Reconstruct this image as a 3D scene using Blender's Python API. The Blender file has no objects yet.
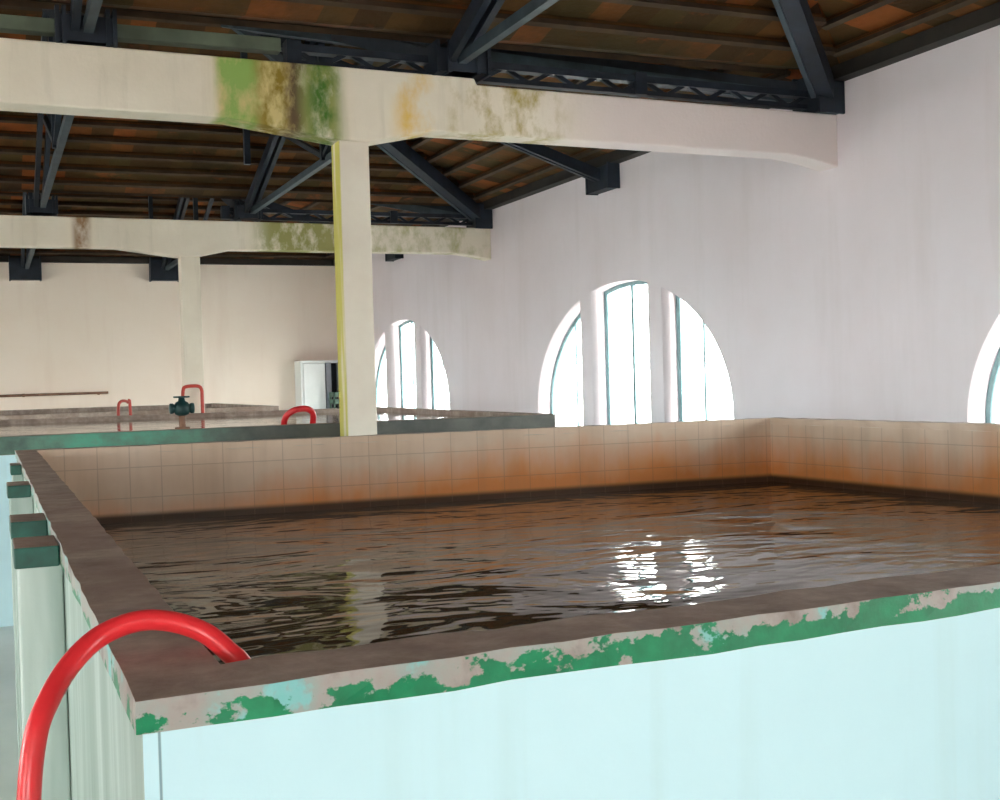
import bpy, bmesh, math, random
from mathutils import Vector, Matrix
random.seed(7)
SC = bpy.context.scene
COL = SC.collection
PI = math.pi
EYE = 1.5

# ------------------------------------------------------------------ colour / materials
def lin(c):
    c = c / 255.0
    return c / 12.92 if c <= 0.04045 else ((c + 0.055) / 1.055) ** 2.4
def S(r, g, b): return (lin(r), lin(g), lin(b), 1.0)

class NT:
    """small helper around one material's node tree"""
    def __init__(self, name):
        self.m = bpy.data.materials.new(name); self.m.use_nodes = True
        self.t = self.m.node_tree; self.n = self.t.nodes; self.n.clear()
        self.out = self.n.new('ShaderNodeOutputMaterial')
        self.b = self.n.new('ShaderNodeBsdfPrincipled')
        self.t.links.new(self.b.outputs[0], self.out.inputs[0])
        self._pos = None
    def L(self, a, b): self.t.links.new(a, b)
    def pos(self):
        if self._pos is None:
            g = self.n.new('ShaderNodeNewGeometry'); self._pos = g.outputs['Position']
        return self._pos
    def xyz(self):
        s = self.n.new('ShaderNodeSeparateXYZ'); self.L(self.pos(), s.inputs[0]); return s.outputs
    def mapped(self, scale=(1, 1, 1), loc=(0, 0, 0), src=None):
        m = self.n.new('ShaderNodeMapping'); m.inputs['Scale'].default_value = scale
        m.inputs['Location'].default_value = loc
        self.L(src or self.pos(), m.inputs[0]); return m.outputs[0]
    def noise(self, scale, detail=4, rough=.55, vec=None, dist=0.0):
        n = self.n.new('ShaderNodeTexNoise'); n.inputs['Scale'].default_value = scale
        n.inputs['Detail'].default_value = detail; n.inputs['Roughness'].default_value = rough
        n.inputs['Distortion'].default_value = dist
        self.L(vec or self.pos(), n.inputs['Vector']); return n.outputs['Fac']
    def ramp(self, src, stops, interp='LINEAR'):
        r = self.n.new('ShaderNodeValToRGB'); r.color_ramp.interpolation = interp
        e = r.color_ramp.elements
        while len(e) < len(stops): e.new(.5)
        for k, (p, c) in enumerate(stops):
            e[k].position = p; e[k].color = c if len(c) == 4 else (*c, 1)
        self.L(src, r.inputs[0]); return r.outputs[0]
    def maskramp(self, src, lo, hi): return self.ramp(src, [(lo, (0, 0, 0, 1)), (hi, (1, 1, 1, 1))])
    def math(self, op, a, b=None, c=None):
        m = self.n.new('ShaderNodeMath'); m.operation = op
        for i, v in enumerate((a, b, c)):
            if v is None: continue
            if isinstance(v, (int, float)): m.inputs[i].default_value = v
            else: self.L(v, m.inputs[i])
        return m.outputs[0]
    def band(self, src, lo, hi, soft):
        """1 between lo and hi, soft edges"""
        a = self.n.new('ShaderNodeMapRange'); a.interpolation_type = 'SMOOTHSTEP'
        a.inputs[1].default_value = lo - soft; a.inputs[2].default_value = lo + soft
        self.L(src, a.inputs[0])
        b = self.n.new('ShaderNodeMapRange'); b.interpolation_type = 'SMOOTHSTEP'
        b.inputs[1].default_value = hi - soft; b.inputs[2].default_value = hi + soft
        b.inputs[3].default_value = 1; b.inputs[4].default_value = 0
        self.L(src, b.inputs[0])
        return self.math('MULTIPLY', a.outputs[0], b.outputs[0])
    def mix(self, fac, a, b, mode='MIX'):
        m = self.n.new('ShaderNodeMix'); m.data_type = 'RGBA'; m.blend_type = mode
        for sock, v in ((m.inputs[0], fac), (m.inputs[6], a), (m.inputs[7], b)):
            if isinstance(v, (int, float)): sock.default_value = v
            elif isinstance(v, tuple): sock.default_value = v
            else: self.L(v, sock)
        return m.outputs[2]
    def done(self, color, rough=.8, metal=0.0, bump=None, bstr=.2, bdist=.01, spec=.5):
        if isinstance(color, tuple): self.b.inputs['Base Color'].default_value = color
        else: self.L(color, self.b.inputs['Base Color'])
        if isinstance(rough, (int, float)): self.b.inputs['Roughness'].default_value = rough
        else: self.L(rough, self.b.inputs['Roughness'])
        self.b.inputs['Metallic'].default_value = metal
        self.b.inputs['Specular IOR Level'].default_value = spec
        if bump is not None:
            bp = self.n.new('ShaderNodeBump'); bp.inputs['Strength'].default_value = bstr
            bp.inputs['Distance'].default_value = bdist
            self.L(bump, bp.inputs['Height']); self.L(bp.outputs[0], self.b.inputs['Normal'])
        return self.m

def plain(name, c, rough=.6, metal=0.0, var=.12, scale=9):
    t = NT(name); n = t.noise(scale, 4)
    d = tuple(x * (1 - var) for x in c[:3]) + (1,); l = tuple(min(1, x * (1 + var)) for x in c[:3]) + (1,)
    return t.done(t.ramp(n, [(.3, d), (.7, l)]), rough, metal, n, .08)

def wall_paint(name, c1, c2, blotch):
    t = NT(name)
    big = t.noise(.55, 5, .6); streak = t.noise(1.0, 4, .6, t.mapped((3.0, 3.0, .35)))
    base = t.ramp(big, [(.3, c1), (.7, c2)])
    m = t.math('MULTIPLY', t.maskramp(streak, .52, .8), .35)
    col = t.mix(m, base, blotch)
    fine = t.noise(22, 5, .6)
    return t.done(col, .85, 0, fine, .12, .01, .3)

def beam_mat(name, stains, base=None):
    """aged limewash with patches of moss and leak streaks at given stretches of the beam"""
    t = NT(name); x, y, z = t.xyz()
    n = t.noise(1.6, 5, .6)
    col = t.ramp(n, [(.3, base or S(226, 212, 194)), (.7, S(238, 226, 210))])
    streak = t.noise(1.0, 4, .6, t.mapped((9, 9, .9)))
    col = t.mix(t.math('MULTIPLY', t.maskramp(streak, .55, .8), .3), col, S(170, 156, 132))
    for (x0, x1, soft, thr, sc, c) in stains:
        nn = t.noise(1.0, 5, .65, t.mapped((sc, sc, sc * .6), (x0 * 3.1, 0, 0)))
        mk = t.math('MULTIPLY', t.band(x, x0, x1, soft), t.maskramp(nn, thr, thr + .2))
        col = t.mix(mk, col, c)
    fine = t.noise(30, 5, .6)
    return t.done(col, .9, 0, fine, .25, .01, .25)

M = {}
M['wall_right'] = wall_paint('limewash_wall', S(222, 206, 209), S(231, 217, 222), S(202, 184, 182))
M['wall_far'] = wall_paint('cream_wall', S(243, 224, 208), S(248, 233, 220), S(228, 202, 186))
M['wall_other'] = wall_paint('pale_wall', S(226, 216, 204), S(232, 224, 214), S(205, 192, 178))
t = NT('floor_paint'); n = t.noise(1.2, 6, .6)
M['floor'] = t.done(t.ramp(n, [(.3, S(206, 214, 208)), (.7, S(230, 234, 230))]), .35, 0, t.noise(14), .1)
M['yard'] = plain('yard_concrete', S(205, 205, 200), .9)
M['beam_near'] = beam_mat('beam_limewash', [
    (1.44, 1.98, .04, .25, 3.0, S(206, 186, 130)),
    (1.44, 1.72, .04, .34, 5.0, S(142, 170, 92)),
    (1.70, 1.96, .07, .40, 8.0, S(140, 118, 44)),
    (1.90, 2.08, .05, .34, 7.0, S(98, 76, 58)),
    (2.00, 2.28, .07, .30, 5.0, S(140, 146, 84)),
    (2.06, 2.25, .06, .42, 6.0, S(74, 112, 44)),
    (2.68, 2.95, .09, .45, 3.0, S(226, 186, 104)),
    (4.05, 7.0, .5, .0, 5.0, S(222, 205, 202)),
    (3.10, 3.95, .22, .46, 5.0, S(172, 150, 78))])
M['beam_far'] = beam_mat('beam_limewash_far', [
    (1.03, 1.22, .05, .30, 3.0, S(150, 116, 86)),
    (3.3, 4.5, .2, .30, 5.0, S(150, 146, 92)),
    (4.4, 6.5, .5, .45, 4.0, S(178, 170, 118))])
t = NT('column_limewash'); x, y, z = t.xyz(); n = t.noise(2.2, 5)
col = t.ramp(n, [(.3, S(218, 204, 190)), (.7, S(232, 222, 208))])
st = t.noise(1.0, 5, .6, t.mapped((12, 12, .8)))
mk = t.math('MULTIPLY', t.band(x, 2.0, 2.268, .006), t.maskramp(st, .3, .5))
col = t.mix(mk, col, S(196, 186, 96))
M['column'] = t.done(col, .9, 0, t.noise(30, 5), .2)
M['column_far'] = beam_mat('column_far_limewash', [])
M['steel'] = plain('dark_blue_steel', S(26, 34, 46), .55, .2, .4, 6)
M['steel_grey'] = plain('blue_grey_steel', S(56, 68, 76), .55, .2, .3, 6)
M['purlin_green'] = plain('grey_green_purlin', S(84, 92, 76), .7, 0, .3, 4)
M['dark_wood'] = plain('dark_plate_wood', S(38, 30, 24), .8, 0, .4, 5)
M['batten'] = plain('batten_wood', S(62, 44, 26), .85, 0, .4, 5)
# roof tiles: one colour per tile, from the tile grid stored in the UV map
t = NT('clay_tiles_underside')
uv = t.n.new('ShaderNodeUVMap'); uv.uv_map = 'tiles'
fl = t.n.new('ShaderNodeVectorMath'); fl.operation = 'FLOOR'; t.L(uv.outputs[0], fl.inputs[0])
wn = t.n.new('ShaderNodeTexWhiteNoise'); wn.noise_dimensions = '2D'; t.L(fl.outputs[0], wn.inputs['Vector'])
big = t.noise(.8, 5, .65)
c1 = t.ramp(wn.outputs['Value'], [(0, S(58, 36, 16)), (.3, S(82, 52, 22)), (.55, S(76, 60, 30)), (.8, S(108, 64, 28)), (1, S(146, 76, 34))])
col = t.mix(t.maskramp(big, .4, .68), c1, S(58, 46, 24))
rust = t.noise(2.4, 5, .7)
col = t.mix(t.math('MULTIPLY', t.maskramp(rust, .58, .72), .6), col, S(150, 74, 34))
M['tiles'] = t.done(col, .9, 0, t.noise(18, 5), .4, .02, .2)
# tank outside paint
t = NT('mint_tank_paint'); x, y, z = t.xyz()
n = t.noise(1.1, 5, .55)
col = t.ramp(n, [(.3, S(186, 220, 228)), (.7, S(202, 234, 242))])
run = t.noise(1.0, 4, .6, t.mapped((14, 14, .6)))
col = t.mix(t.math('MULTIPLY', t.maskramp(run, .54, .78), .22), col, S(168, 192, 184))
seam = t.math('MULTIPLY', t.band(x, .1325, .1350, .0006), t.band(y, 1.0, 1.2, .01))
col = t.mix(t.math('MULTIPLY', seam, .75), col, S(86, 120, 128))
M['mint'] = t.done(col, .55, 0, t.noise(26, 5), .1)
t = NT('side_paint'); n = t.noise(1.0, 5, .6, t.mapped((5, 5, .5)))
col = t.ramp(n, [(.3, S(112, 136, 124)), (.5, S(158, 176, 168)), (.72, S(206, 218, 212))])
M['side'] = t.done(col, .5, 0, t.noise(26, 5), .12)
# worn rim: bare concrete on top
t = NT('bare_concrete_rim'); n = t.noise(9, 8, .7); n2 = t.noise(1.3, 4)
col = t.ramp(n, [(.28, S(142, 124, 112)), (.5, S(176, 158, 146)), (.72, S(208, 192, 180))])
col = t.mix(t.math('MULTIPLY', t.maskramp(n2, .5, .66), .45), col, S(146, 112, 98))
M['rim'] = t.done(col, .75, 0, n, .5, .01)
# rim edge: green paint flaking to grey with turquoise undercoat
t = NT('flaking_green_edge'); x, y, z = t.xyz()
flake = t.noise(1.0, 6, .62, t.mapped((20, 20, 26)))
zz = t.n.new('ShaderNodeMapRange'); zz.inputs[1].default_value = 1.185; zz.inputs[2].default_value = 1.222
zz.inputs[3].default_value = .10; zz.inputs[4].default_value = -.13; t.L(z, zz.inputs[0])
xx = t.n.new('ShaderNodeMapRange'); xx.inputs[1].default_value = .1; xx.inputs[2].default_value = 1.0
xx.inputs[3].default_value = -.05; xx.inputs[4].default_value = .12; t.L(x, xx.inputs[0])
mk = t.math('ADD', t.math('ADD', flake, zz.outputs[0]), xx.outputs[0])
under = t.noise(9, 5, .6, t.mapped((1.2, 1, 1)))
bare = t.ramp(under, [(.3, S(122, 106, 100)), (.45, S(160, 150, 144)), (.56, S(150, 158, 152)), (.60, S(128, 186, 184)), (.75, S(104, 190, 178))])
green = t.ramp(t.noise(30, 3), [(.3, S(0, 104, 66)), (.7, S(8, 134, 88))])
M['edge'] = t.done(t.mix(t.maskramp(mk, .50, .53), bare, green), .5, 0, mk, .4, .006)
M['green'] = plain('green_cap_paint', S(14, 78, 66), .5, 0, .35, 20)
M['green_rim'] = None
t = NT('worn_green_rim'); n = t.noise(3.2, 6, .65); x, y, z = t.xyz()
col = t.ramp(n, [(.3, S(70, 92, 84)), (.48, S(92, 128, 112)), (.62, S(84, 156, 132)), (.8, S(120, 120, 112))])
worn = t.ramp(n, [(.3, S(60, 62, 60)), (.6, S(92, 92, 86))])
M['green_rim'] = t.done(t.mix(t.band(x, 1.3, 9, .5), col, worn), .6, 0, n, .3)
# inner wall tiles, 15 cm, with rust coloured staining of the older end
def wall_tile(name, horiz, amount):
    t = NT(name); x, y, z = t.xyz()
    src = x if horiz == 'x' else y
    def line(s, pitch, off, w):
        f = t.math('FRACT', t.math('DIVIDE', t.math('ADD', s, off), pitch))
        d = t.math('ABSOLUTE', t.math('SUBTRACT', f, .5))
        return t.math('GREATER_THAN', d, .5 - w)
    g = t.math('MAXIMUM', line(src, .15, 10.02, .016), line(z, .15, .085, .016))
    n = t.noise(2.5, 5); 
    base = t.ramp(n, [(.3, S(214, 190, 166)), (.7, S(230, 210, 190))])
    if amount:
        # deposit: orange band with a ragged top above the water line
        h = t.n.new('ShaderNodeMapRange'); h.inputs[1].default_value = .86; h.inputs[2].default_value = 1.24
        h.inputs[3].default_value = .36; h.inputs[4].default_value = -.42; t.L(z, h.inputs[0])
        rag = t.noise(1.0, 5, .6, t.mapped((2.2, 2.2, 1.0)))
        w = t.n.new('ShaderNodeMapRange'); w.inputs[1].default_value = .2; w.inputs[2].default_value = 3.0
        w.inputs[3].default_value = -.30; w.inputs[4].default_value = .12; t.L(x, w.inputs[0])
        k = t.math('ADD', t.math('ADD', rag, h.outputs[0]), w.outputs[0])
        base = t.mix(t.math('MULTIPLY', t.maskramp(k, .38, .85), amount), base, S(226, 146, 76))
    if amount:
        run = t.noise(1.0, 4, .6, t.mapped((6, 6, .5)))
        base = t.mix(t.math('MULTIPLY', t.maskramp(run, .5, .75), .25), base, S(150, 122, 96))
    alg = t.band(z, -1, .885, .016)
    base = t.mix(t.math('MULTIPLY', alg, .93), base, S(30, 24, 18))
    col = t.mix(t.math('MULTIPLY', g, .3), base, S(124, 100, 82))
    return t.done(col, .3, 0, t.math('MULTIPLY', g, -1.0), .3, .004)
M['tile_x'] = wall_tile('cream_tiles_back', 'x', .95)
M['tile_y'] = wall_tile('cream_tiles_side', 'y', .95)
M['tile_plain'] = wall_tile('cream_tiles', 'x', 0)
# water: murky brown, small wind ripples
def water(name, c1, c2, strength, vscale):
    t = NT(name)
    n = t.noise(.9, 3)
    a = t.noise(1.0, 3, .55, t.mapped(vscale), .6)
    b = t.noise(1.0, 2, .5, t.mapped((vscale[0] * 2.7, vscale[1] * 2.7, 1), (3, 7, 0)), .3)
    h = t.math('ADD', a, t.math('MULTIPLY', b, .35))
    t.b.inputs['IOR'].default_value = 1.33
    return t.done(t.ramp(n, [(.35, c1), (.65, c2)]), .03, 0, h, strength, .05)
M['water'] = water('murky_water', S(84, 70, 54), S(98, 82, 64), .50, (1.2, 2.0, 1))
M['water2'] = water('grey_green_water', S(70, 76, 66), S(86, 90, 78), .10, (2.2, 3.2, 1))
M['hose'] = plain('red_hose_rubber', S(226, 50, 56), .3, 0, .12, 14)
M['hose_pale'] = plain('faded_red_hose', S(190, 66, 52), .5, 0, .15, 14)
M['pump'] = plain('dark_teal_iron', S(24, 58, 58), .5, .2, .3, 12)
M['rust'] = plain('brown_pipe', S(126, 90, 70), .7, .1, .3, 12)
M['white'] = plain('white_enamel', S(240, 242, 240), .4, 0, .03, 4)
M['grey'] = plain('grey_panel', S(140, 142, 150), .5, 0, .1, 6)
M['dark'] = plain('inside_shade_colour', S(44, 46, 48), .8, 0, .2, 6)  # shade inside the open cabinet half, put into the colour
M['crate'] = plain('green_crate_plastic', S(96, 124, 108), .6, 0, .2, 8)
M['frame'] = plain('teal_grey_frame', S(112, 142, 146), .5, .1, .2, 8)
t = NT('window_glass'); t.n.remove(t.b)
tr = t.n.new('ShaderNodeBsdfTransparent'); gl = t.n.new('ShaderNodeBsdfGlossy'); gl.inputs['Roughness'].default_value = .02
tr.inputs[0].default_value = (.95, .98, .97, 1)
mx = t.n.new('ShaderNodeMixShader'); mx.inputs[0].default_value = .05; t.L(tr.outputs[0], mx.inputs[1]); t.L(gl.outputs[0], mx.inputs[2])
t.L(mx.outputs[0], t.out.inputs[0]); M['glass'] = t.m

# ------------------------------------------------------------------ geometry helpers
def obj(name, bm, mat, parent=None, bevel=0.0, smooth=False):
    me = bpy.data.meshes.new(name)
    bmesh.ops.recalc_face_normals(bm, faces=bm.faces)
    bm.to_mesh(me); bm.free()
    if smooth:
        for p in me.polygons: p.use_smooth = True
    for m in (mat if isinstance(mat, (list, tuple)) else [mat]): me.materials.append(m)
    o = bpy.data.objects.new(name, me); COL.objects.link(o)
    if parent:
        o.parent = parent
        o.matrix_parent_inverse = Matrix.Translation(-Vector(parent.location))
    if bevel:
        b = o.modifiers.new('bevel', 'BEVEL'); b.width = bevel; b.segments = 2; b.limit_method = 'ANGLE'
    return o
def thing(name, label, cat, loc, group=None):
    o = bpy.data.objects.new(name, None); COL.objects.link(o); o.location = loc; o.empty_display_size = .1
    return tag(o, label, cat, group)
def tag(o, label, cat, group=None):
    o['label'] = label; o['category'] = cat
    if group: o['group'] = group
    return o
def structure(o): o['kind'] = 'structure'; return o
def box(bm, x0, x1, y0, y1, z0, z1, mi=0):
    v = [bm.verts.new(p) for p in ((x0, y0, z0), (x1, y0, z0), (x1, y1, z0), (x0, y1, z0), (x0, y0, z1), (x1, y0, z1), (x1, y1, z1), (x0, y1, z1))]
    for f in ((0, 3, 2, 1), (4, 5, 6, 7), (0, 1, 5, 4), (1, 2, 6, 5), (2, 3, 7, 6), (3, 0, 4, 7)):
        bm.faces.new([v[i] for i in f]).material_index = mi
    return bm
def prism(bm, poly, z0, z1, mi=0):
    """plan polygon raised from z0 to z1"""
    a = [bm.verts.new((x, y, z0)) for x, y in poly]; b = [bm.verts.new((x, y, z1)) for x, y in poly]
    n = len(poly)
    bm.faces.new(a[::-1]).material_index = mi; bm.faces.new(b).material_index = mi
    for i in range(n): bm.faces.new((a[i], a[(i + 1) % n], b[(i + 1) % n], b[i])).material_index = mi
    return bm
def profile_y(bm, poly, y0, y1, skew=0.0):
    """outline in XZ extruded from y0 to y1; the run may be a little out of square"""
    a = [bm.verts.new((x, y0 + skew * x, z)) for x, z in poly]; b = [bm.verts.new((x, y1 + skew * x, z)) for x, z in poly]
    n = len(poly)
    bm.faces.new(a); bm.faces.new(b[::-1])
    for i in range(n): bm.faces.new((a[(i + 1) % n], a[i], b[i], b[(i + 1) % n]))
    return bm
def bar(bm, p, q, w, h, up=(0, 0, 1), mi=0):
    """rectangular bar from p to q"""
    p, q = Vector(p), Vector(q); d = (q - p).normalized(); u = Vector(up)
    s = d.cross(u)
    if s.length < 1e-4: s = d.cross(Vector((0, 1, 0)))
    s.normalize(); u = s.cross(d).normalized()
    vs = []
    for c in (p, q):
        for a, b in ((-1, -1), (1, -1), (1, 1), (-1, 1)):
            vs.append(bm.verts.new(c + s * a * w / 2 + u * b * h / 2))
    for f in ((0, 1, 2, 3), (7, 6, 5, 4), (0, 4, 5, 1), (1, 5, 6, 2), (2, 6, 7, 3), (3, 7, 4, 0)):
        bm.faces.new([vs[i] for i in f]).material_index = mi
    return bm
def spline(pts, sub=8):
    P = [Vector(p) for p in pts]; out = []
    for i in range(len(P) - 1):
        a = P[max(i - 1, 0)]; b = P[i]; c = P[i + 1]; d = P[min(i + 2, len(P) - 1)]
        for k in range(sub):
            s = k / sub
            out.append(.5 * ((2 * b) + (c - a) * s + (2 * a - 5 * b + 4 * c - d) * s * s + (3 * b - a - 3 * c + d) * s ** 3))
    out.append(P[-1]); return out
def tube(bm, pts, r, seg=14, bore=True):
    P = [Vector(p) for p in pts]; rings = []
    up = Vector((0, 1, .13)).normalized()
    for i, p in enumerate(P):
        d = (P[min(i + 1, len(P) - 1)] - P[max(i - 1, 0)]).normalized()
        s = d.cross(up); s = s.normalized() if s.length > 1e-4 else Vector((1, 0, 0)); u = s.cross(d).normalized()
        rings.append([bm.verts.new(p + (s * math.cos(2 * PI * k / seg) + u * math.sin(2 * PI * k / seg)) * r) for k in range(seg)])
    for a, b in zip(rings, rings[1:]):
        for k in range(seg): bm.faces.new((a[k], a[(k + 1) % seg], b[(k + 1) % seg], b[k]))
    bm.faces.new(rings[0][::-1]); bm.faces.new(rings[-1])
    return bm
def lathe(bm, prof, c, axis='z', seg=24):
    rings = []
    for r, h in prof:
        ring = []
        for k in range(seg):
            a = 2 * PI * k / seg
            if axis == 'z': p = (c[0] + r * math.cos(a), c[1] + r * math.sin(a), c[2] + h)
            elif axis == 'x': p = (c[0] + h, c[1] + r * math.cos(a), c[2] + r * math.sin(a))
            else: p = (c[0] + r * math.cos(a), c[1] + h, c[2] + r * math.sin(a))
            ring.append(bm.verts.new(p))
        rings.append(ring)
    for a, b in zip(rings, rings[1:]):
        for k in range(seg): bm.faces.new((a[k], a[(k + 1) % seg], b[(k + 1) % seg], b[k]))
    bm.faces.new(rings[0][::-1]); bm.faces.new(rings[-1]); return bm
def plate(loops, thick, xf, bm=None):
    """flat sheet bounded by the first loop with the other loops cut out, thickened; xf maps (u, v, w) to the world"""
    cu = bpy.data.curves.new('tmp', 'CURVE'); cu.dimensions = '2D'; cu.fill_mode = 'BOTH'; cu.extrude = thick / 2
    for lp in loops:
        s = cu.splines.new('POLY'); s.points.add(len(lp) - 1); s.use_cyclic_u = True
        for p, (u, v) in zip(s.points, lp): p.co = (u, v, 0, 1)
    o = bpy.data.objects.new('tmp', cu); COL.objects.link(o)
    dg = bpy.context.evaluated_depsgraph_get()
    me = bpy.data.meshes.new_from_object(o.evaluated_get(dg))
    bm = bm or bmesh.new()
    k0 = len(bm.verts)
    bm.from_mesh(me); bm.verts.ensure_lookup_table()
    for v in bm.verts[k0:]: v.co = Vector(xf(*v.co))
    bpy.data.objects.remove(o); bpy.data.curves.remove(cu); bpy.data.meshes.remove(me)
    bmesh.ops.remove_doubles(bm, verts=bm.verts, dist=1e-5)
    return bm

# ------------------------------------------------------------------ the hall
XW, XL_ = 6.57, -6.0            # right and left wall faces
YF_, YB_ = -7.3, 23.5           # wall behind the camera, far wall
WT, WTH = 3.868, .28            # wall top, wall thickness
FRAMES = [-7.3, .35, 8.0, 15.65, 23.5]
MID = [(a + b) / 2 for a, b in zip(FRAMES, FRAMES[1:])]
MID = [MID[0], 4.48, 11.9, 19.58]

# arched windows: one wide elliptical arch split by two piers
WA, WB, WSPR, WSILL = 2.22, 1.47, EYE - .41, .72
def arch_z(d): return WSPR + WB * math.sqrt(max(0, 1 - (d / WA) ** 2))
def arch_loop(d0, d1, inset=0.0):
    """loop (offset d from window centre, z) of the opening between d0 and d1"""
    a, b = d0 + (inset if abs(d0) < WA else 0), d1 - (inset if abs(d1) < WA else 0)
    a = max(a, -WA + inset); b = min(b, WA - inset)
    pts = []
    n = 22
    for i in range(n + 1):
        d = b + (a - b) * i / n
        if d0 <= -WA + .01 or d1 >= WA - .01:      # denser towards the springing
            s = i / n
            d = b + (a - b) * (1 - (1 - s) ** 2 if d0 <= -WA + .01 else s ** 2)
        zz = WSPR + (WB - inset) * math.sqrt(max(0, 1 - (d / (WA - inset)) ** 2))
        pts.append((d, zz))
    return [(a, WSILL + inset), (b, WSILL + inset)] + pts
OPEN = [(-WA, -.94), (-.66, .66), (.94, WA)]

def side_wall(name, x, sgn, mat, mids):
    loops = [[(YF_ - WTH, 0), (YB_ + WTH, 0), (YB_ + WTH, WT), (YF_ - WTH, WT)]]
    for m in mids:
        for d0, d1 in OPEN: loops.append([(m + d, z) for d, z in arch_loop(d0, d1)])
    bm = plate(loops, WTH, lambda u, v, w: (x + sgn * (WTH / 2 + w), u, v))
    return structure(obj(name, bm, mat))
side_wall('wall_right', XW, 1, M['wall_right'], MID)
side_wall('wall_left', XL_, -1, M['wall_other'], MID)
bm = box(bmesh.new(), XL_, XW, YB_, YB_ + WTH, 0, WT)
structure(obj('wall_back', bm, M['wall_far']))
DOORS = [(-3.6, -1.4)]
loops = [[(XL_, 0.0), (XW, 0.0), (XW, WT), (XL_, WT)]]
# tall doorways behind the camera, cut from just above the floor line
for a, b in DOORS: loops.append([(a, .02), (b, .02), (b, 2.5), (a, 2.5)])
bm = plate(loops, WTH, lambda u, v, w: (u, YF_ - WTH / 2 + w, v))
structure(obj('wall_front', bm, M['wall_other']))
structure(obj('floor', box(bmesh.new(), XL_ - WTH, XW + WTH, YF_ - WTH, YB_ + WTH, -.12, 0), M['floor']))
structure(obj('ground', box(bmesh.new(), -60, 60, -60, 80, -.3, -.13), M['yard']))

def window(num, m, x, sgn):
    w = bpy.data.objects.new('window_%d' % num, None); COL.objects.link(w); w.location = (x + sgn * .2, m, WSILL); structure(w)
    xf = lambda u, v, ww: (x + sgn * (.20 + ww), m + u, v)
    for d0, d1 in OPEN:
        bm = plate([arch_loop(d0, d1, .002), arch_loop(d0, d1, .045)], .05, xf)
        if d0 == -.66:
            bar(bm, (x + sgn * .2, m, WSILL + .05), (x + sgn * .2, m, arch_z(0) - .04), .04, .05, (0, 1, 0))
        else:
            s = 1 if d0 > 0 else -1
            bar(bm, (x + sgn * .2, m + s * 1.45, WSILL + .05), (x + sgn * .2, m + s * 1.45, arch_z(1.45) - .04), .03, .03, (0, 1, 0))
        f = obj('window_frame', bm, M['frame'], w)
        bm = plate([arch_loop(d0, d1, .05)], .006, xf)
        p = obj('pane', bm, M['glass']); p.parent = f
    return w
k = 1
for m in MID[::-1]:
    window(k, m, XW, 1); k += 1
for m in MID[::-1]:
    window(k, m, XL_, -1); k += 1

# ------------------------------------------------------------------ roofs: one hipped tile roof per bay
def tile_slope(bm, uvl, e0, e1, r0, r1, course=.33):
    """courses of lapped tiles between an eave e0-e1 and a ridge r0-r1, with battens"""
    e0, e1, r0, r1 = map(Vector, (e0, e1, r0, r1))
    L = ((r0 + r1) / 2 - (e0 + e1) / 2).length
    n = max(3, round(L / course)); wid = (e1 - e0).length
    nrm = (e1 - e0).cross(r0 - e0).normalized()
    if nrm.z < 0: nrm = -nrm
    prev = None
    ax = (e1 - e0).normalized()
    def face(vs, us, mi=0):
        f = bm.faces.new([bm.verts.new(v) for v in vs]); f.material_index = mi
        for l, u in zip(f.loops, us): l[uvl].uv = u
    for i in range(n):
        t0, t1 = i / n, (i + 1) / n
        a0, a1 = e0.lerp(r0, t0), e1.lerp(r1, t0); b0, b1 = e0.lerp(r0, t1), e1.lerp(r1, t1)
        lo0, lo1 = a0 + nrm * .045, a1 + nrm * .045      # underside lower edge rests on the course below
        hi0, hi1 = b0, b1
        u = lambda p: (p - e0).dot(ax) / .24
        face([lo0, lo1, hi1, hi0], [(u(lo0), i + .1), (u(lo1), i + .1), (u(hi1), i + .9), (u(hi0), i + .9)])
        face([b0, b1, b1 + nrm * .045, b0 + nrm * .045], [(u(b0), i + .95)] * 2 + [(u(b1), i + .99)] * 2)
        # batten under the head of the course
        if (b1 - b0).length > .3:
            bar(bm, b0 - nrm * .025 + ax * .0, b1 - nrm * .025, .05, .04, nrm, 1)
    up = Vector((0, 0, .10)); vs = [e0 + up, e1 + up, r1 + up, r0 + up]
    if (r1 - r0).length < 1e-6: vs.pop()
    face(vs, [(0, 0)] * len(vs))
VAL, EAV, RIDGE = 3.92, 3.94, 5.26
HIP = 4.2
for i in range(4):
    y0, y1 = FRAMES[i], FRAMES[i + 1]; ym = (y0 + y1) / 2
    z0 = VAL if i > 0 else EAV; z1 = VAL if i < 3 else EAV
    bm = bmesh.new(); uvl = bm.loops.layers.uv.new('tiles')
    xa, xb = XL_ - .02, XW + .02
    R0, R1 = (xa + HIP, ym, RIDGE), (xb - HIP, ym, RIDGE)
    A, B, C, D = (xa, y0, z0), (xb, y0, z0), (xb, y1, z1), (xa, y1, z1)
    tile_slope(bm, uvl, D, C, R0, R1); tile_slope(bm, uvl, A, B, R0, R1)
    tile_slope(bm, uvl, B, C, R1, R1); tile_slope(bm, uvl, A, D, R0, R0)
    me = bpy.data.meshes.new('ceiling'); bm.to_mesh(me); bm.free()
    me.materials.append(M['tiles']); me.materials.append(M['batten'])
    o = bpy.data.objects.new('ceiling', me); COL.objects.link(o); structure(o)
# dark timber plates on the wall heads (top edge line of the walls)
bm = box(bmesh.new(), XW - .13, XW + .2, YF_, YB_ + .2, WT - .002, WT + .11); box(bm, XW + .021, XW + .2, YF_, YB_ + .2, WT + .11, WT + .22)
structure(obj('trim_1', bm, M['dark_wood']))
bm = box(bmesh.new(), XL_, XW - .135, YB_ - .11, YB_ + .2, WT - .002, WT + .11); box(bm, XL_, XW + .02, YB_ + .001, YB_ + .2, WT + .11, WT + .22)
structure(obj('trim_2', bm, M['dark_wood']))

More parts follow.
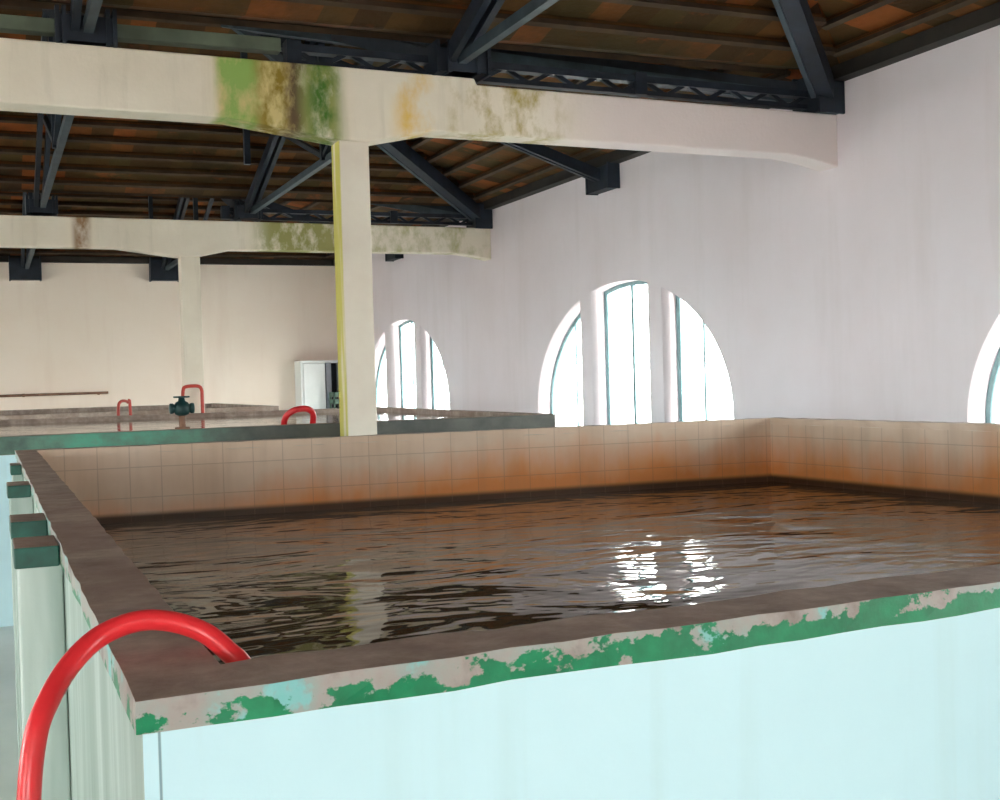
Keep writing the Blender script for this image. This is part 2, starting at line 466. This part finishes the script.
# ------------------------------------------------------------------ beams and columns
CX0, CX1 = 2.262, 2.478
def beam(name, y, skew, mat, label, step):
    zb, zt = EYE + 1.762, EYE + 2.147
    up = .012 if step else 0
    P = [(XL_, zb)]
    for cx0, cx1 in ((CX0 - 4.25, CX1 - 4.25), (CX0, CX1)):
        P += [(cx0 - .75, zb), (cx0, zb - .10), (cx1, zb - .10), (cx1 + .46, zb)]
    P += [(6.05, zb), (6.30, zb - .03), (XW, zb - .085), (XW, zt - .03)]
    if step: P += [(3.30, zt - .035), (3.28, zt + up)]
    P += [(XL_, zt + up)]
    bm = profile_y(bmesh.new(), P, y - .12, y + .12, skew)
    return tag(obj(name, bm, mat, None, .012), label, 'beam', 'concrete beams across the hall')
beam('concrete_beam', 8.0, .028, M['beam_near'], 'thick cream concrete beam nearest the viewer, with green moss patches by the column', True)
beam('concrete_beam', 15.65, 0, M['beam_far'], 'farther cream concrete beam with olive stain and brown leak mark, above the far column', False)
def column(x0, x1, y, d, mat, label, vis=True):
    bm = box(bmesh.new(), x0, x1, y - d / 2, y + d / 2, 0, EYE + 1.665)
    return tag(obj('concrete_column', bm, mat, None, .012), label, 'column', 'concrete columns under the beams')
column(CX0, CX1, 8.07, .20, M['column'], 'pale square concrete column standing behind the full tank, under the nearest beam')
column(2.30, 2.545, 15.65, .22, M['column_far'], 'farther slim concrete column under the stained second beam, beside the looped hose')

# ------------------------------------------------------------------ roof ironwork
def shoe(bm, c, w, d, h):
    x, y, z = c
    box(bm, x - w / 2, x + w / 2, y - d / 2, y + d / 2, z - h / 2, z + h / 2)
    for sx in (-1, 1):        # gusset cheeks and a bolt head on each
        box(bm, x + sx * w / 2 - .012, x + sx * w / 2 + .012, y - d / 2 - .02, y + d / 2 + .02, z - h / 2 - .015, z + h / 2 + .05)
    return bm
def truss(x, y0, y1, endw, label, wall_end=False):
    ym = (y0 + y1) / 2
    zt = 3.73; zr = RIDGE - .18
    o = thing('roof_truss', label, 'truss', (x, y0, 3.66), 'dark steel roof trusses')
    for a, b in ((y0, ym), (y1, ym)):
        s = 1 if b > a else -1
        bm = bmesh.new()
        for dx in (-.045, .045): bar(bm, (x + dx, a + s * .10, zt + .06), (x + dx, b, zr), .05, .13)
        obj('rafter', bm, M['steel'], o)
    bm = bmesh.new(); bar(bm, (x + .03, y0 + .1, zt + .03), (x + .03, y1 - .1, zt + .03), .06, .07)
    obj('tie', bm, M['steel_grey'], o)
    bm = bmesh.new(); bar(bm, (x, ym, zt + .02), (x, ym, zr), .07, .07, (0, 1, 0)); obj('king_post', bm, M['steel'], o)
    for s in (-1, 1):
        bm = bmesh.new(); bar(bm, (x, ym, zt + .06), (x, ym + s * (y1 - y0) * .25, (zt + zr) / 2 + .03), .05, .05); obj('strut', bm, M['steel'], o)
    obj('bearing_shoe', shoe(bmesh.new(), (x, y0 + (.0 if True else 0), zt + .02), .30, .26, .16), M['steel'], o)
    if wall_end: obj('bearing_shoe', shoe(bmesh.new(), (x, y1 - .11, zt - .0), .52, .22, .38), M['steel'], o)
    else: obj('bearing_shoe', shoe(bmesh.new(), (x, y1, zt + .02), .30, .24, .16), M['steel'], o)
    return o
XS = [.62, 3.12]
truss(XS[0], .35, 8.0, .3, 'dark steel truss nearest overhead, left one, landing on the mossy beam left of its moss')
truss(XS[1], .35, 8.0, .3, 'dark steel truss nearest overhead, landing on the mossy beam right of the near column')
truss(.66, 8.0, 15.65, .3, 'dark steel truss between the two beams, at the left edge of the view')
truss(3.2, 8.0, 15.65, .3, 'dark steel truss between the two beams, behind the moss patch beside the near column')
truss(.70, 15.65, 23.5, .5, 'dark steel truss beyond the far beam with its shoe on the cream wall, leftmost', True)
truss(3.16, 15.65, 23.5, .5, 'dark steel truss beyond the far beam with its shoe beside the far column head', True)
def half_truss(ym, label):
    """hip end half truss: from the ridge end down to a shoe let into the right wall"""
    o = thing('half_truss', label, 'truss', (XW - .1, ym, 3.6), 'hip end half trusses on the right wall')
    bm = bmesh.new()
    for dy in (-.045, .045): bar(bm, (XW - .12, ym + dy, 3.76), (XW - HIP + .1, ym + dy, RIDGE - .17), .05, .12)
    obj('rafter', bm, M['steel'], o)
    bm = bmesh.new(); bar(bm, (XW - HIP + .1, ym, 3.72), (XW - HIP + .1, ym, RIDGE - .16), .06, .06, (0, 1, 0)); obj('king_post', bm, M['steel'], o)
    bm = bmesh.new(); box(bm, XW - .14, XW + .05, ym - .26, ym + .26, 3.60, 3.86)
    for s in (-1, 1): box(bm, XW - .155, XW - .002, ym + s * .26 - .012, ym + s * .26 + .012, 3.59, 3.88)
    obj('bearing_shoe', bm, M['steel'], o)
half_truss(12.05, 'dark half truss with square shoe on the white wall above the middle arched window')
half_truss(19.62, 'dark half truss shoe on the white wall above the farthest arched window')
def hip(y, sgn, z0, label):
    """hip rafter from a beam head at the right wall up to the ridge end, with its shoe"""
    o = thing('hip_rafter', label, 'rafter', (XW - .15, y, 3.66), 'dark hip rafters at the right wall')
    ym = y + sgn * 3.825
    p, q = Vector((XW - .16, y + sgn * .1, z0)), Vector((XW - HIP, ym, RIDGE - .12))
    bm = bmesh.new(); bar(bm, p, q, .13, .17); obj('rafter_bar', bm, M['steel'], o)
    bm = bmesh.new(); off = Vector((-.11, -.02 * sgn, -.03)); bar(bm, p + off, q + off, .04, .10); obj('side_flange', bm, M['steel_grey'], o)
    return o
hip(8.1, -1, 3.80, 'heavy dark hip rafter rising from the white wall at the nearest beam end')
hip(15.65, -1, 3.80, 'heavy dark hip rafter rising from the white wall at the farther beam end')
hip(8.2, 1, 3.82, 'dark hip rafter behind the nearest beam, climbing away from the viewer')
hip(15.7, 1, 3.82, 'dark hip rafter beyond the farther beam, climbing away from the viewer')
for y, lab in ((8.14, 'dark steel box bracket on the white wall at the nearest beam end'),
               (15.62, 'dark steel box bracket on the white wall at the farther beam end')):
    bm = box(bmesh.new(), XW - .24, XW - .002, y - .17, y + .17, 3.615, 3.93)
    for s in (-1, 1): box(bm, XW - .26, XW - .002, y + s * .17 - .012, y + s * .17 + .012, 3.60, 3.95)
    tag(obj('wall_bracket', bm, M['steel'], None, .006), lab, 'bracket', 'steel brackets at the beam ends')
def lattice(y, x0, x1, skew, label):
    """low lattice girder lying along the top of a beam"""
    o = thing('lattice_girder', label, 'girder', (x0, y, 3.66), 'lattice girders on the beams')
    Y = lambda x: y + skew * x
    zb, zt = 3.682, 3.785
    bm = bmesh.new(); bar(bm, (x0, Y(x0), zb), (x1, Y(x1), zb), .08, .035); obj('bottom_chord', bm, M['steel'], o)
    bm = bmesh.new(); bar(bm, (x0, Y(x0), zt), (x1, Y(x1), zt), .09, .05); obj('top_chord', bm, M['steel'], o)
    bm = bmesh.new(); n = int((x1 - x0) / .19)
    for i in range(n):
        a, b = x0 + (x1 - x0) * i / n, x0 + (x1 - x0) * (i + 1) / n
        bar(bm, (a, Y(a), zb if i % 2 else zt), (b, Y(b), zt if i % 2 else zb), .03, .03)
    obj('web_bars', bm, M['steel'], o)
    for x in (x0, (x0 + x1) / 2 + .55):
        bm = box(bmesh.new(), x - .05, x + .05, Y(x) - .06, Y(x) + .06, 3.664, 3.83); obj('end_post', bm, M['steel'], o)
lattice(8.0, 1.98, 6.35, .028, 'dark lattice girder lying on the right half of the nearest beam')
lattice(15.65, 2.9, 6.35, 0, 'dark lattice girder lying on the farther beam')
def purlin(y, x0, x1, z, label):
    bm = bmesh.new(); bar(bm, (x0, y, z), (x1, y, z), .10, .09)
    for x in [x0 + .4 + 1.25 * i for i in range(int((x1 - x0 - .4) / 1.25) + 1)]: box(bm, x - .03, x + .03, y - .04, y + .04, 3.662, z)
    return tag(obj('eave_purlin', bm, M['purlin_green'], None, .006), label, 'purlin')
purlin(8.0, XL_, 1.88, 3.775, 'grey green eave purlin resting above the left half of the nearest beam')

# ------------------------------------------------------------------ the near tank
RZ = EYE - .28; RT = .034       # rim top and thickness
RO = [(.113, 1.120), (4.56, 1.294), (4.352, 5.985), (.113, 6.262)]      # outer corners
RI = [(.207, 1.225), (4.455, 1.390), (4.258, 5.898), (.207, 6.156)]     # inner corners
WZ = EYE - .654
def ring(outer, inner, z0, z1, mt=0, ms=1):
    bm = bmesh.new(); n = len(outer)
    V = lambda pts, z: [bm.verts.new((x, y, z)) for x, y in pts]
    ot, it, ob, ib = V(outer, z1), V(inner, z1), V(outer, z0), V(inner, z0)
    for i in range(n):
        j = (i + 1) % n
        bm.faces.new((ot[i], ot[j], it[j], it[i])).material_index = mt
        bm.faces.new((ob[i], ib[i], ib[j], ob[j])).material_index = mt
        bm.faces.new((ob[i], ob[j], ot[j], ot[i])).material_index = ms
        bm.faces.new((ib[i], it[i], it[j], ib[j])).material_index = mt
    return bm
def inset(poly, d):
    cx = sum(p[0] for p in poly) / len(poly); cy = sum(p[1] for p in poly) / len(poly)
    return [(x + (d if x < cx else -d), y + (d if y < cy else -d)) for x, y in poly]
tank = thing('fish_tank', 'large pale mint concrete tank in the foreground with flaking green rim, full of brown water', 'tank', (.113, 1.12, 0), 'raised concrete tanks')
wall_o = inset(RO, .006)
bm = ring(wall_o, inset(RI, -.010), 0, RZ - RT, 0, 0)
# the long side towards the aisle is dirtier
for f in bm.faces:
    if all(v.co.x < .13 for v in f.verts): f.material_index = 1
obj('basin_shell', bm, [M['mint'], M['side']], tank)
bm = ring(RO, RI, RZ - RT, RZ, 0, 1)
bm.faces.ensure_lookup_table()
for i in range(4): bm.faces[i * 4 + 3].material_index = 2
bmesh.ops.subdivide_edges(bm, edges=[e for e in bm.edges if e.calc_length() > 1], cuts=70)
for v in bm.verts:      # chipped, uneven edges
    v.co += Vector((0, random.uniform(-.004, .004), random.uniform(-.002, .002))) if v.co.y < 1.6 else Vector((random.uniform(-.002, .002), 0, random.uniform(-.0015, .0015)))
obj('rim', bm, [M['rim'], M['edge'], M['tile_x']], tank)
for nm, a, b, mt in (('back', 3, 2, 'tile_x'), ('right', 1, 2, 'tile_y'), ('left', 0, 3, 'tile_y'), ('front', 0, 1, 'tile_x')):
    p, q = RI[a], RI[b]
    d = (Vector(q) - Vector(p)).normalized(); nrm = Vector((-d.y, d.x))
    c = Vector((2.3, 3.6)); nrm = nrm if (c - Vector(p)).dot(nrm) > 0 else -nrm
    p2, q2 = Vector(p) - nrm * .009, Vector(q) - nrm * .009
    bm = prism(bmesh.new(), [tuple(p), tuple(q), tuple(q2), tuple(p2)], .12, RZ - RT)
    obj('tile_lining', bm, M[mt], tank)
obj('tank_bottom', prism(bmesh.new(), RI, .04, .12), M['tile_plain'], tank)
# narrow buttresses with green caps on the aisle side
for yb, x0 in ((2.36, .034), (2.84, .036), (3.95, .045), (5.05, .072)):
    bm = box(bmesh.new(), x0 + .006, .118, yb, yb + .15, 0, RZ - RT)
    b = obj('buttress', bm, M['side'], tank, .004)
    bm = bmesh.new(); box(bm, x0, .112, yb - .012, yb + .16, RZ - RT - .008, RZ - .003)
    bm.faces.ensure_lookup_table(); bm.faces[1].material_index = 1
    c = obj('buttress_cap', bm, [M['green'], M['rim']], tank, .003); c.parent = b
    c.matrix_parent_inverse = Matrix.Translation(-Vector(tank.location))
    c.matrix_parent_inverse = Matrix.Identity(4); b.matrix_parent_inverse = Matrix.Translation(-Vector(tank.location))
def water_sheet(name, poly, zt, zb, mat, label):
    return tag(obj(name, prism(bmesh.new(), poly, zb, zt), mat), label, 'water')
water_sheet('tank_water', inset(RI, .0015), WZ, .121, M['water'], 'dark brown rippled water filling the foreground tank, reflecting a window')

# ------------------------------------------------------------------ tanks further back
def far_tank(poly, wid, label, wz, rim, wlabel, rt=.12):
    x, y = poly[0]
    o = thing('fish_tank', label, 'tank', (x, y, 0), 'raised concrete tanks')
    inn = inset(poly, wid)
    obj('basin_shell', ring(inset(poly, .008), inset(poly, wid), 0, RZ - rt, 0, 0), M['mint'], o)
    obj('rim', ring(poly, inn, RZ - rt, RZ, 0, 1), [M['rim'], rim], o, .006)
    for i in range(4):
        p, q = Vector(inn[i]), Vector(inn[(i + 1) % 4]); c = Vector((sum(a[0] for a in inn) / 4, sum(a[1] for a in inn) / 4))
        d = (q - p).normalized(); nr = Vector((-d.y, d.x)); nr = nr if (c - p).dot(nr) > 0 else -nr
        bm = prism(bmesh.new(), [tuple(p), tuple(q), tuple(q + nr * .009), tuple(p + nr * .009)], .12, RZ - rt)
        obj('tile_lining', bm, M['tile_plain'], o)
    obj('tank_bottom', prism(bmesh.new(), inn, .04, .12), M['tile_plain'], o)
    water_sheet('tank_water', inset(inn, .011), wz, .121, M['water2'], wlabel)
    return o
far_tank([(-.6, 8.32), (3.98, 8.24), (4.10, 13.1), (-.6, 13.5)], .10, 'second tank behind the near column, with worn green rim and red hose loop', RZ - .045, M['green_rim'], 'grey green water in the second tank behind the near column')
far_tank([(-.6, 16.0), (3.6, 16.0), (3.6, 20.8), (-.6, 20.8)], .10, 'farthest low tank in front of the cream wall, beyond the far column', RZ - .06, M['rim'], 'water in the farthest tank by the cream wall')

# ------------------------------------------------------------------ hoses and small things
pts = [(.015, 1.16, .02), (.005, 1.17, .45), (.010, 1.195, .85), (.021, 1.215, 1.08), (.030, 1.23, 1.163), (.046, 1.25, 1.200), (.071, 1.28, 1.228), (.101, 1.30, 1.247), (.138, 1.305, 1.2565),
       (.172, 1.305, 1.252), (.204, 1.30, 1.238), (.226, 1.29, 1.218), (.243, 1.28, 1.195), (.256, 1.272, 1.13), (.262, 1.27, 1.0), (.264, 1.27, .80)]
tag(obj('hose', tube(bmesh.new(), spline(pts), .0112), M['hose'], None, 0, True), 'thick bright red hose arching over the left rim of the foreground tank into the water', 'hose')
pts = [(1.93, 8.50, 1.05), (1.93, 8.45, 1.17), (1.93, 8.39, 1.265), (1.97, 8.34, 1.312), (2.03, 8.33, 1.328), (2.09, 8.34, 1.320), (2.13, 8.38, 1.28), (2.14, 8.46, 1.18), (2.14, 8.52, 1.05)]
tag(obj('hose', tube(bmesh.new(), spline(pts), .022), M['hose'], None, 0, True), 'bright red hose loop on the second tank rim, just left of the near column', 'hose')
pts = [(1.27, 13.29, 1.223), (1.27, 13.295, 1.28), (1.28, 13.30, 1.35), (1.32, 13.33, 1.378), (1.38, 13.385, 1.36), (1.405, 13.41, 1.26), (1.41, 13.415, .02)]
tag(obj('hose', tube(bmesh.new(), spline(pts), .016), M['hose_pale'], None, 0, True), 'small faded red hose hook on the rim left of the far column', 'hose')
pts = [(2.25, 15.40, .02), (2.255, 15.44, .9), (2.26, 15.46, 1.34), (2.27, 15.47, 1.47), (2.30, 15.48, 1.51), (2.39, 15.48, 1.52), (2.47, 15.48, 1.51), (2.50, 15.47, 1.46), (2.50, 15.46, 1.34), (2.50, 15.44, .9), (2.50, 15.40, .02)]
tag(obj('hose', tube(bmesh.new(), spline(pts), .022), M['hose_pale'], None, 0, True), 'faded red hose looped against the foot of the far column', 'hose')
# valve pump on a standpipe by the second tank
X0, Y0 = 1.215, 8.37
pu = thing('valve', 'dark teal valve on a short brown standpipe in front of the far column', 'valve', (X0, Y0, RZ))
obj('standpipe', lathe(bmesh.new(), [(.05, 0), (.05, .012), (.022, .014), (.022, .10)], (X0, Y0, RZ)), M['rust'], pu)
obj('valve_body', lathe(bmesh.new(), [(.024, .09), (.046, .10), (.056, .125), (.056, .155), (.042, .18), (.024, .19), (.02, .215)], (X0, Y0, RZ)), M['pump'], pu, 0, True)
bm = bmesh.new(); lathe(bm, [(.03, -.082), (.036, -.078), (.036, -.06), (.028, -.05), (.028, .05), (.036, .06), (.036, .078), (.03, .082)], (X0, Y0, RZ + .14), 'x'); obj('side_flange', bm, M['pump'], pu, 0, True)
bm = bmesh.new(); tube(bm, [(X0 + .05 * math.cos(a), Y0 + .05 * math.sin(a), RZ + .218) for a in [2 * PI * i / 20 for i in range(21)]], .006, 8)
for a in (0, PI / 2): bar(bm, (X0 - .048 * math.cos(a), Y0 - .048 * math.sin(a), RZ + .218), (X0 + .048 * math.cos(a), Y0 + .048 * math.sin(a), RZ + .218), .008, .008)
obj('hand_wheel', bm, M['pump'], pu)
# pipe along the far wall
pp = thing('wall_pipe', 'thin brown pipe running along the cream far wall at the left', 'pipe', (-3, YB_ - .07, 1.44))
obj('pipe', tube(bmesh.new(), [(-3.0, YB_ - .07, 1.435), (2.07, YB_ - .07, 1.452)], .024), M['rust'], pp, 0, True)
for x in (-2.4, -.9, .6, 1.9):
    bm = box(bmesh.new(), x - .02, x + .02, YB_ - .06, YB_ - .001, 1.415, 1.475); obj('pipe_bracket', bm, M['rust'], pp)
# white cabinet in the far corner
cx0, cx1, cy0, cy1, cz = 5.62, 6.50, 22.98, 23.48, 1.96
cb = thing('cabinet', 'tall white cabinet in the far right corner with one side open and dark', 'cabinet', ((cx0 + cx1) / 2, cy0, 0))
bm = bmesh.new()
box(bm, cx0, cx0 + .04, cy0, cy1, 0, cz); box(bm, cx1 - .04, cx1, cy0, cy1, 0, cz); box(bm, cx0 + .04, cx1 - .04, cy0, cy1, cz - .05, cz)
box(bm, cx0 + .04, cx1 - .04, cy1 - .03, cy1, 0, cz - .05); box(bm, cx0 + .04, cx1 - .04, cy0, cy1 - .03, 0, .1); box(bm, cx0 + .04, cx1 - .04, cy0 + .03, cy1 - .03, .98, 1.01)
obj('cabinet_body', bm, M['white'], cb)
dr = obj('cabinet_door', box(bmesh.new(), cx0 + .05, cx0 + .48, cy0 - .022, cy0 - .001, .06, cz - .06), M['white'], cb, .004)
obj('divider_post', box(bmesh.new(), cx0 + .50, cx0 + .60, cy0 - .03, cy0 + .04, .1, cz - .05), M['grey'], cb)
obj('inside_shade_sheet', box(bmesh.new(), cx0 + .60, cx1 - .045, cy1 - .05, cy1 - .032, .1, cz - .05), M['dark'], cb)  # dark sheet standing in for the shade in the open half
bm = bmesh.new(); ax0, ax1, ay0, ay1 = 6.15, 6.42, cy0 - .42, cy0 - .10
box(bm, ax0, ax1, ay0, ay1, 0, .03)
for z in (.10, .30, .50, .70, .90, 1.10, 1.24):
    box(bm, ax0, ax1, ay0, ay0 + .02, z, z + .09); box(bm, ax0, ax1, ay1 - .02, ay1, z, z + .09)
    box(bm, ax0, ax0 + .02, ay0, ay1, z, z + .09); box(bm, ax1 - .02, ax1, ay0, ay1, z, z + .09)
for x in (ax0, ax1 - .03):
    for y in (ay0, ay1 - .03): box(bm, x, x + .03, y, y + .03, 0, 1.33)
tag(obj('slatted_crate', bm, M['crate']), 'tall grey green slatted crate in front of the white cabinet', 'crate')

# ------------------------------------------------------------------ light
w = bpy.data.worlds.new('overcast'); SC.world = w; w.use_nodes = True
bg = w.node_tree.nodes['Background']; bg.inputs[0].default_value = (1.0, .985, .975, 1); bg.inputs[1].default_value = 21.0
def portal(name, loc, size, rot):
    l = bpy.data.lights.new(name, 'AREA'); l.shape = 'RECTANGLE'; l.size, l.size_y = size; l.cycles.is_portal = True
    o = bpy.data.objects.new(name, l); COL.objects.link(o); o.location = loc; o.rotation_euler = rot
for m in MID:
    portal('window_portal', (XW + WTH + .02, m, 1.7), (2.1, 4.6), (0, PI / 2, 0))
    portal('window_portal', (XL_ - WTH - .02, m, 1.7), (2.1, 4.6), (0, -PI / 2, 0))
for a, b in DOORS:
    portal('door_portal', ((a + b) / 2, YF_ - WTH - .02, 1.26), (b - a, 2.5), (PI / 2, 0, 0))

# ------------------------------------------------------------------ camera
f, yaw, pitch, roll = 1197.36, .404, -.01773, .02854
cy, sy = math.cos(yaw), math.sin(yaw)
fw = Vector((sy * math.cos(pitch), cy * math.cos(pitch), math.sin(pitch)))
r = Vector((cy, -sy, 0)); u = r.cross(fw)
c, s = math.cos(roll), math.sin(roll)
r2, u2 = c * r - s * u, c * u + s * r
cam = bpy.data.cameras.new('camera'); co = bpy.data.objects.new('camera', cam); COL.objects.link(co)
cam.sensor_width = 36; cam.lens = f / 1000 * 36; cam.clip_start = .05; cam.clip_end = 300
mt = Matrix((r2, u2, -fw)).transposed().to_4x4(); mt.translation = Vector((0, 0, EYE)); co.matrix_world = mt
SC.camera = co
SC.view_settings.view_transform = 'Standard'; SC.view_settings.look = 'None'
SC.view_settings.gamma = 1; SC.view_settings.use_curve_mapping = False
SC.view_settings.exposure = 0.0
SC.cycles.max_bounces = 10; SC.cycles.diffuse_bounces = 6; SC.cycles.glossy_bounces = 4; SC.cycles.transparent_max_bounces = 12
